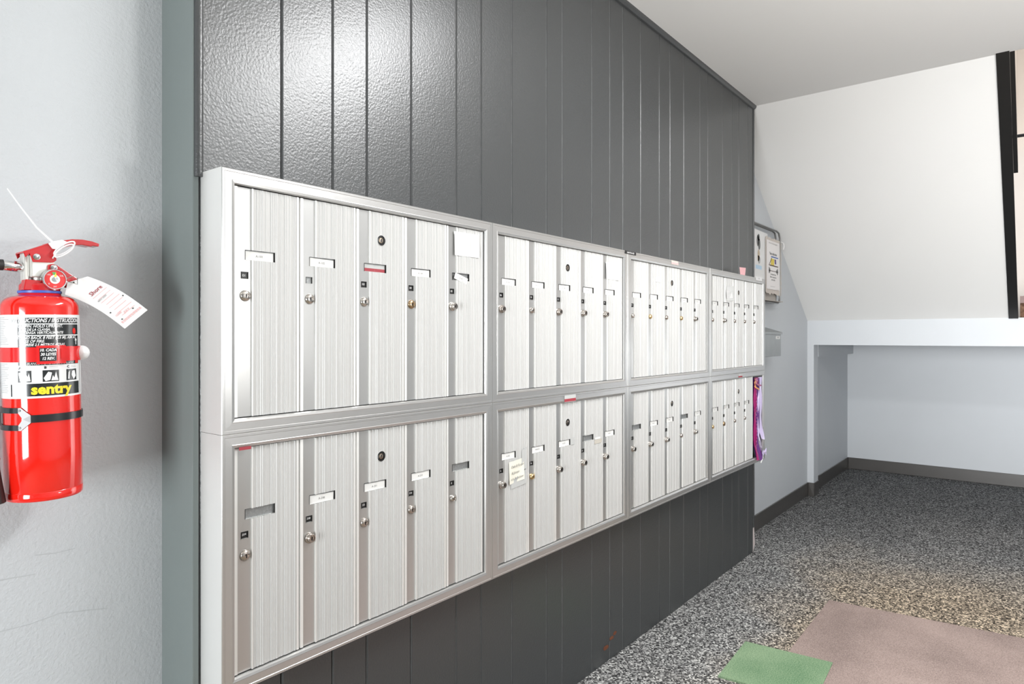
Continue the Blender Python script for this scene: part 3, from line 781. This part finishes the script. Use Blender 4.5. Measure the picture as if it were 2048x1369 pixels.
# grey metal drop box on the wall
db = thing('drop_box', 'grey metal wall drop box with a sloped lid and keyhole', 'box', (4.08, YB, 1.06))
mb = MB(); mb.prism([(1.25, 1.062), (1.25, 1.200), (YB, 1.232), (YB, 1.062)], 'x', 3.92, 4.240, 'galv'); mb.xf(Matrix.Translation((-4.08, -YB, -1.06))); build('body', mb, db, bevel=0.003)
mb = MB(); mb.prism([(1.242, 1.195), (1.242, 1.207), (YB, 1.241), (YB, 1.232), (1.250, 1.200)], 'x', 3.914, 4.246, 'galv'); mb.xf(Matrix.Translation((-4.08, -YB, -1.06))); build('lid', mb, db, bevel=0.0015)
mb = MB(); mb.box(3.975, 4.055, YB-0.03, YB-0.012, 1.234, 1.246, 'blackp'); mb.xf(Matrix.Translation((-4.08, -YB, -1.06))); build('hinge', mb, db, bevel=0.002)
mb = MB(); mb.box(4.135, 4.215, 1.2485, 1.2496, 1.166, 1.184, 'paper'); put_text(mb, 'OPEN', 0.014, lambda a, b: (4.175+a, 1.2482, 1.175+b), 'ink')
mb.xf(Matrix.Translation((-4.08, -YB, -1.06))); build('plate', mb, db)


# ------------------------------------------------------------------ fire extinguisher
EX = Vector((0.3765, 1.275, 0.9216)); R0 = 0.0533
ex = thing('fire_extinguisher', 'red fire extinguisher with printed label and white hanging tag, strapped to the pale wall', 'fire extinguisher', EX, rot=(0, math.radians(-1.15), 0))
Z0 = 0.0
# local frame: x along the wall, -y towards the viewer, z up from the bottom of the cylinder
mb = MB()
prof = [(0.0001, 0.004), (0.040, 0.004), (0.048, 0.0), (0.0515, 0.0), (0.0528, 0.0015), (R0, 0.004), (R0, 0.0125), (0.0527, 0.0135), (R0, 0.0145)]
prof += [(R0, z) for z in (0.08, 0.16, 0.24, 0.305)]
prof += [(R0*math.cos(a)*0.34+R0*0.66, 0.305+0.019*math.sin(a)) for a in [PI/2*i/7 for i in range(1, 8)]]
prof += [(0.030, 0.3262), (0.0285, 0.3285)]
mb.lathe(prof, 'red', n=72); build('cylinder', mb, ex)
VA = math.atan2(-1.275, -0.3765)      # direction from the cylinder axis to the lens, in plan


def cyl(phi, z, r):
    """phi in degrees, measured from the side facing the viewer, positive to the far side"""
    a = VA+math.radians(phi)
    return (r*math.cos(a), r*math.sin(a), z)


def patch(mb, p0, p1, z0, z1, r, k, th=0.0):
    n = max(2, int(abs(p1-p0)/4)+1)
    vs_ = [cyl(p0+(p1-p0)*i/n, z, r) for z in (z0, z1) for i in range(n+1)]
    mb.add(vs_, [(i, i+1, n+2+i, n+1+i) for i in range(n)], k, True)
    if th:
        vi = [cyl(p0+(p1-p0)*i/n, z, r-th) for z in (z0, z1) for i in range(n+1)]
        mb.add(vs_[:n+1]+vi[:n+1], [(i, i+1, n+2+i, n+1+i) for i in range(n)], k)
        mb.add(vs_[n+1:]+vi[n+1:], [(i, i+1, n+2+i, n+1+i) for i in range(n)], k)
        for e in (0, n): mb.add([vs_[e], vs_[n+1+e], vi[n+1+e], vi[e]], [(0, 1, 2, 3)], k)


def ctext(mb, s, size, phi, z, r, k, **kw):
    put_text(mb, s, size, lambda x, y: cyl(phi+math.degrees(x/R0), z+y, r), k, **kw)


rl = R0+0.0003
LZ = lambda y: 1.18-(y-674)/1223.0-0.9216      # photo row on the label -> height above the cylinder's bottom
mb = MB()
patch(mb, -150, 118, LZ(791), LZ(631), rl, 'label_white')
r1 = rl+0.0003; r2 = r1+0.0003
patch(mb, -33, 66, LZ(648), LZ(637), r1, 'label_black'); patch(mb, -33, 66, LZ(670), LZ(650), r1, 'label_black'); patch(mb, -33, 66, LZ(728), LZ(672), r1, 'label_black')
ctext(mb, 'INSTRUCTIONS / INSTRUCCIONES', 0.0088, 14, LZ(642.5), r2, 'label_white', shear=0.3, bold=0.00022, sx=0.80)
TL = [('PULL PIN. HOLD UPRIGHT.', 653.5, 0.0062, -2), ('TIRE DE LA CLAVIJA.', 660, 0.0052, -8), ('SOSTENGA VERTICALMENTE', 666, 0.0055, 0),
      ('STAND BACK 8 FEET (2.5 M), AIM AT', 675.5, 0.0062, 12), ('BASE OF FIRE.', 682.5, 0.0062, -12), ('RETIRESE 2,5 METROS ATRAS', 689, 0.0055, 2)]
for s_, py, sz, ph in TL: ctext(mb, s_, sz, ph, LZ(py), r2, 'label_white', shear=0.3, bold=0.00012, sx=0.85)
ctext(mb, 'BLANCO Y LA BASE DE LAS LLAMAS', 0.0052, 16, LZ(725), r2, 'label_white', shear=0.3, sx=0.8)
mb.add([cyl(55+4*math.cos(2*PI*j/12), LZ(663)+0.005*math.sin(2*PI*j/12), r2) for j in range(12)], [list(range(12))], 'red')
patch(mb, 56, 64, LZ(727), LZ(716), r2, 'red')
mb.add([cyl(p, LZ(y), r2) for p, y in ((56, 682), (59, 676), (62, 682), (60, 682), (60, 690), (58, 690), (58, 682))], [list(range(7))], 'label_white')
# pictograms
for ph, wdt, lab in ((-24, 11, 'A'), (13, 13, 'B'), (48, 12, 'C')):
    patch(mb, ph-wdt*0.9, ph+wdt*0.9, LZ(760), LZ(738), r1, 'label_black')
    ctext(mb, lab, 0.0052, ph-wdt*0.6, LZ(733), r2, 'label_black', bold=0.0002)
    patch(mb, ph-wdt*0.2, ph+wdt*0.8, LZ(731.6), LZ(731), r2, 'label_grey'); patch(mb, ph-wdt*0.2, ph+wdt*0.8, LZ(734.4), LZ(733.8), r2, 'label_grey')
    def blob(pts): mb.add([cyl(ph+a*wdt, LZ(y), r2) for a, y in pts], [list(range(len(pts)))], 'label_white')
    if lab == 'A':
        blob([(-.8, 742), (-.2, 741), (.1, 750), (-.6, 758)]); blob([(0, 758), (.2, 744), (.45, 750), (.6, 742), (.8, 758)])
    elif lab == 'B':
        blob([(-.8, 753), (-.3, 741), (.1, 743), (-.1, 757), (-.6, 759)]); blob([(0, 758), (.2, 748), (.35, 753), (.55, 741), (.7, 752), (.8, 758)])
    else:
        blob([(-.7, 757), (-.6, 744), (-.4, 741), (-.45, 757)]); blob([(-.1, 750), (.0, 742), (.5, 741), (.7, 752), (.3, 759)])
patch(mb, -47, -45, LZ(787), LZ(764), r1, 'label_black'); patch(mb, -29, 66, LZ(787), LZ(763), r1, 'label_black')
ctext(mb, 'sentry', 0.0215, 15, LZ(775), r2, 'yellow', bold=0.0009, sx=1.02)
# fine print columns at the side of the label
yy = 636.0
while yy < 782:
    if not 690 < yy < 724:
        L0 = -86+random.uniform(0, 2)
        patch(mb, L0, L0+random.uniform(24, 36), LZ(yy+1.0), LZ(yy), r1, 'label_grey')
    yy += 3.4
patch(mb, 70, 71, LZ(787), LZ(637), r1, 'label_grey')
yy = 640.0
while yy < 786:
    patch(mb, 72.5, 76, LZ(yy+0.9), LZ(yy), r1, 'label_grey'); yy += 4.2
build('label', mb, ex)

# collar, blue ring, valve
mb = MB(); mb.lathe([(0.0285, 0.3285), (0.0300, 0.3290), (0.0300, 0.3325), (0.0285, 0.3330)], 'blue', n=40); build('seal_ring', mb, ex)
mb = MB(); mb.lathe([(0.0280, 0.3240), (0.0280, 0.3415), (0.0255, 0.3450), (0.0150, 0.3460), (0.0120, 0.3455)], 'red_lever', n=40)
mb.prism([(-0.0282, 0.3330), (-0.0120, 0.3330), (-0.0030, 0.3485), (-0.0250, 0.3500)], 'y', -0.022, -0.002, 'red_lever'); build('collar', mb, ex, bevel=0.0012)
vz = lambda y: 1.18-(y-674)/1223.0-0.9216      # photo row -> local height
vx = lambda x: (x-86.5)/1434.0                 # photo column -> local offset along the wall
mb = MB(); mb.lathe([(0.0115, 0.344), (0.0115, 0.360), (0.0150, 0.364)], 'alu_cast', n=24)
mb.box(vx(64), vx(111), -0.016, 0.016, vz(557), vz(513), 'alu_cast'); mb.box(vx(53), vx(64), -0.008, 0.012, vz(566), vz(509), 'alu_cast')
build('valve', mb, ex, bevel=0.002)
# lower carrying handle, bent strip going down behind the tag
mb = MB(); pts = [(96, 532), (106, 529), (115, 532), (148, 552), (190, 578), (188, 588), (150, 574), (118, 566), (102, 556), (95, 545)]
mb.prism([(vx(x), vz(y)) for x, y in pts], 'y', -0.0195, -0.0175, 'red_lever'); mb.prism([(vx(x), vz(y)) for x, y in pts], 'y', 0.0175, 0.0195, 'red_lever')
mb.prism([(vx(x), vz(y)) for x, y in ((114, 531), (148, 551), (190, 577), (190, 580), (147, 555), (113, 535))], 'y', -0.0175, 0.0175, 'red_lever')
build('carry_handle', mb, ex, bevel=0.0008)
# squeeze lever: folded head plate and long curved grip
mb = MB()
pts = [(48, 509), (60, 506), (97, 491), (110, 498), (113, 522), (106, 527), (66, 528), (60, 512), (52, 520)]
for ya in (-0.0205, 0.0185): mb.prism([(vx(x), vz(y)) for x, y in pts], 'y', ya, ya+0.002, 'red_lever')
mb.prism([(vx(x), vz(y)) for x, y in ((48, 508), (60, 504), (98, 489), (99, 492), (61, 508), (49, 511))], 'y', -0.0185, 0.0185, 'red_lever')
up = [(98, 488), (112, 487), (130, 480), (150, 476), (172, 475), (192, 477), (208, 481)]
dn = [(207, 487), (194, 486), (190, 488), (170, 486), (150, 488), (134, 494), (116, 505), (104, 505)]
mb.prism([(vx(x), vz(y)) for x, y in up+dn], 'y', -0.0125, 0.0125, 'red_lever')
build('squeeze_lever', mb, ex, bevel=0.0022)
mb = MB()
for x, y in ((73, 517.5), (106.5, 537)):
    mb.lathe([(0.0052, 0.0), (0.0050, 0.0016), (0.0034, 0.0028), (0.0001, 0.0031)], 'chrome', n=18, axis='-y', org=(vx(x), -0.0205, vz(y)))
build('rivet', mb, ex)
# pressure gauge
mb = MB(); c = (vx(101)+0.002, -0.030, vz(561))
mb.lathe([(0.0168, -0.012), (0.0172, 0.0005), (0.0160, 0.0022), (0.0150, 0.0022), (0.0148, 0.0006)], 'chrome', n=36, axis='-y', org=c)
mb.disc((c[0], c[1]-0.0007, c[2]), 0.0149, 'red_plastic', 32); mb.disc((c[0], c[1]-0.0009, c[2]), 0.0072, 'alu_cast', 24)
g = (c[0], c[1]-0.0011, c[2])
mb.add([(g[0]+r*math.sin(a), g[1], g[2]+r*math.cos(a)) for r, a in ((0.0074, -0.30), (0.0120, -0.34), (0.0120, 0.12), (0.0074, 0.10))], [(0, 1, 2, 3)], 'green_ink')
mb.add([(g[0]+r*math.sin(a), g[1]-0.0003, g[2]+r*math.cos(a)) for r, a in ((0.003, -1.4), (0.0112, 0.13), (0.003, 1.7))], [(0, 1, 2)], 'yellow')
for s_, a in (('0', -2.3), ('195', -0.9), ('OK', 1.0), ('psi', PI)):
    put_text(mb, s_, 0.0040, lambda x, y: (g[0]+0.0112*math.sin(a)+x, g[1], g[2]+0.0112*math.cos(a)+y), 'paper')
mb.lathe([(0.0042, 0), (0.0040, 0.0018), (0.0001, 0.0024)], 'chrome', n=16, axis='-y', org=(c[0], c[1]-0.0009, c[2]))
build('pressure_gauge', mb, ex)
# hose: chrome ferrule and black rubber, looping out and down to the nozzle
mb = MB(); mb.tube([(vx(54), 0.0, vz(537)), (vx(48), -0.001, vz(537)), (vx(17), -0.002, vz(535)), (vx(14), -0.002, vz(535))], [0.0062, 0.0082, 0.0088, 0.0080], 'chrome', n=20); build('hose_ferrule', mb, ex)
hp = [(-0.049, -0.002, 0.3722), (-0.064, -0.002, 0.3722), (-0.085, -0.003, 0.3705), (-0.108, -0.005, 0.362), (-0.124, -0.006, 0.345), (-0.133, -0.007, 0.318), (-0.134, -0.008, 0.28), (-0.128, -0.008, 0.235), (-0.115, -0.008, 0.185)]
mb = MB(); mb.tube(hp, 0.0088, 'rubber', n=14); build('hose', mb, ex)
e = hp[-1]
mb = MB(); mb.lathe([(0.0085, 0.0), (0.0105, -0.004), (0.0095, -0.010), (0.0100, -0.022), (0.0128, -0.045), (0.0165, -0.072), (0.0150, -0.073), (0.0110, -0.055)], 'rubber', n=22, org=(vx(2)-0.0125, e[1]-0.004, vz(898)),
             mats=['red_plastic', 'red_plastic', 'rubber', 'rubber', 'rubber', 'rubber', 'blackp']); build('nozzle', mb, ex)
mb = MB(); mb.tube([e, (-0.097, e[1]-0.001, 0.138), (-0.082, e[1]-0.002, 0.105), (vx(2)-0.0125, e[1]-0.004, vz(897))], 0.0086, 'rubber', n=14); build('hose_end', mb, ex)
# pull pin ring and white tie with a long tail
mb = MB()
yy0 = -0.028
for k_, (ca, cb, rr) in enumerate((((126, 498), (0, 0), 1.0), ((124, 503), (0, 0), 0.92))):
    pts = []
    for j in range(25):
        a = 2*PI*j/24; u_ = 25*rr*math.cos(a); v_ = 7.5*rr*math.sin(a)
        ca_, sa_ = math.cos(math.radians(33)), math.sin(math.radians(33))
        pts.append((vx(ca[0]+u_*ca_+v_*sa_), yy0-0.003*k_, vz(ca[1]-u_*sa_+v_*ca_)))
    mb.tube(pts, 0.0013, 'whitep', n=8, cap=False)
build('pull_ring', mb, ex)
mb = MB(); mb.tube([(vx(21), -0.020, vz(391)), (vx(45), -0.021, vz(424)), (vx(74), -0.023, vz(461)), (vx(104), -0.024, vz(487))], [0.0008, 0.0011, 0.0013, 0.0017], 'whitep', n=8)
mb.prism([(vx(x), vz(y)) for x, y in ((96, 490), (106, 485), (122, 481), (132, 484), (126, 492), (116, 501), (104, 500))], 'y', -0.0262, -0.0212, 'whitep')
mb.tube([(vx(116), -0.024, vz(494)), (vx(110), -0.024, vz(508)), (vx(104), -0.022, vz(519))], 0.0011, 'whitep', n=6)
build('safety_tie', mb, ex, bevel=0.0008)
mb = MB(); mb.tube([(vx(118), -0.020, vz(562)), (vx(128), -0.032, vz(558)), (vx(140), -0.036, vz(553)), (vx(150), -0.030, vz(556)), (vx(146), -0.038, vz(570)), (vx(134), -0.036, vz(566)), (vx(122), -0.028, vz(564))], 0.0007, 'chrome', n=6)
build('tag_wire', mb, ex)

# inspection tag
tg_ = thing('inspection_tag', 'white cardboard inspection tag with red printing, wired to the extinguisher', 'tag', EX)
TLc, TRc, BRc, BLc = Vector((143, 545)), Vector((294, 616)), Vector((240, 657)), Vector((100, 585))
def tagp(s, t, off=0.0):
    """s along the tag from the wire, t across from its upper edge"""
    p = TLc.lerp(TRc, s).lerp(BLc.lerp(BRc, s), t)
    bow = math.sin(PI*s)
    x = vx(p.x)-0.0006*bow; z = vz(p.y)+bow*0.0075
    return (x, -0.030-0.012*s+0.014*bow*0+0.012*(2*s-1)**2*0.4-off, z)
mb = MB(); ns, nt_ = 16, 8
def edge_s(s, t):   # clipped corners at the wire end
    lo = max(0.0, 0.13-0.26*t) if t < 0.5 else max(0.0, (t-0.5)*0.22)
    return lo+(1-lo)*s
for off in (0.0, -0.0005):
    vs_ = [tagp(edge_s(i/ns, j/nt_), j/nt_, off) for j in range(nt_+1) for i in range(ns+1)]
    mb.add(vs_, [(j*(ns+1)+i, j*(ns+1)+i+1, (j+1)*(ns+1)+i+1, (j+1)*(ns+1)+i) for j in range(nt_) for i in range(ns)], 'paper2')
def tag_print(s0, s1, t0, t1, k):
    mb.add([tagp(s0, t0, 0.0004), tagp(s1, t0, 0.0004), tagp(s1, t1, 0.0004), tagp(s0, t1, 0.0004)], [(0, 1, 2, 3)], k)
for s_, txt, sz, ss, tt, k in ((0, 'Shore', 0.0100, 0.36, 0.44, 'ink_red'), (0, 'MAY 2024', 0.0040, 0.50, 0.58, 'label_grey'), (0, 'JULY', 0.0055, 0.83, 0.47, 'ink_pink'), (0, 'CLASS', 0.0042, 0.80, 0.74, 'ink_pink')):
    ex_ = (Vector(tagp(ss, tt-0.3))-Vector(tagp(ss, tt+0.3))).normalized(); ey_ = (Vector(tagp(ss-0.05, tt))-Vector(tagp(ss+0.05, tt))).normalized(); b_ = Vector(tagp(ss, tt, 0.0006))
    put_text(mb, txt, sz, lambda x, y: tuple(b_+ex_*x+ey_*y), k, shear=0.3, bold=0.0001)
for i in range(9):
    s0 = 0.42+i*0.06
    tag_print(s0, s0+0.006, 0.12+0.03*(i % 3), 0.75-0.05*(i % 2), 'ink_pink')
for i in range(10): tag_print(0.90, 0.93, 0.08+i*0.085, 0.08+i*0.085+0.05, 'ink_pink')
for ss, tt in ((0.06, 0.42), (0.65, 0.10), (0.86, 0.27), (0.72, 0.86), (0.88, 0.80)):
    b_ = Vector(tagp(ss, tt, 0.0006)); mb.disc(tuple(b_), 0.0013, 'blackp', 10)
build('card', mb, tg_)

# wall bracket and straps
bk = thing('wall_bracket', 'black steel bracket with black and red straps holding the extinguisher to the wall', 'bracket', EX, rot=(0, math.radians(-1.15), 0))
ry_ = 1.353-EX.y
mb = MB(); mb.box(-0.018, 0.018, R0+0.0005, ry_-0.001, 0.05, 0.285, 'strap'); mb.box(-0.022, 0.022, ry_-0.006, ry_-0.001, 0.03, 0.31, 'strap'); build('back_plate', mb, bk, bevel=0.001)
mb = MB(); sz = LZ(830); h = 0.0058; rs = R0+0.0022
patch(mb, -16, 200, sz-h, sz+h, rs, 'strap', 0.0016)
for s_ in (-1, 1):
    patch(mb, -110, -34, sz+s_*0.0135-0.0042, sz+s_*0.0135+0.0042, rs, 'strap', 0.0016)
mb.add([cyl(p, z, rs) for p, z in ((-34, sz+0.0177), (-30, sz+0.0177), (-16, sz+h), (-16, sz-h), (-30, sz-0.0177), (-34, sz-0.0177), (-34, sz-0.0093), (-27, sz), (-34, sz+0.0093))], [(0, 1, 2, 7, 8), (2, 3, 7), (3, 4, 5, 6, 7)], 'strap', False)
for s_ in (-1, 1): mb.add([cyl(-32+2*math.cos(2*PI*j/10), sz+s_*0.0135+0.002*math.sin(2*PI*j/10), rs+0.0006) for j in range(10)], [list(range(10))], 'chrome')
mb.add([cyl(p, z, r) for p, z, r in ((-72, sz+0.011, rs), (-72, sz-0.011, rs), (-105, sz-0.011, rs+0.012), (-105, sz+0.011, rs+0.012))], [(0, 1, 2, 3)], 'strap')
build('black_strap', mb, bk)
mb = MB(); sz = LZ(707.5); patch(mb, -150, 150, sz-0.0115, sz+0.0115, R0+0.0016, 'red_plastic', 0.0012)
build('red_strap', mb, bk)
mb = MB(); rb = R0+0.0045
patch(mb, -6, 34, sz-0.0150, sz+0.0138, rb, 'red_plastic', 0.0030); patch(mb, 34, 46, sz-0.0115, sz+0.0120, rb, 'red_plastic', 0.0030)
patch(mb, -2, 20, sz-0.0105, sz+0.0100, rb+0.0003, 'label_black')
for s_, dz in (('10. CADA', 0.0066), ('30 LEYES', 0.0), ('12 REV.', -0.0066)): ctext(mb, s_, 0.0060, 9, sz+dz, rb+0.0006, 'label_white', shear=0.2, bold=0.0002, sx=0.8)
patch(mb, 21.5, 23, sz-0.011, sz+0.009, rb+0.001, 'red_plastic', 0.001); patch(mb, 26, 38, sz-0.0075, sz+0.0085, rb+0.0010, 'red_plastic', 0.001)
build('buckle', mb, bk)
mb = MB(); c0 = Vector(cyl(78, sz, R0+0.003))
mb.lathe([(0.0001, 0.0095), (0.006, 0.0082), (0.0100, 0.004), (0.0120, 0.0), (0.0100, -0.004), (0.006, -0.0082), (0.0001, -0.0095)], 'whitep', n=18, axis='-y', org=c0); build('tip', mb, bk)
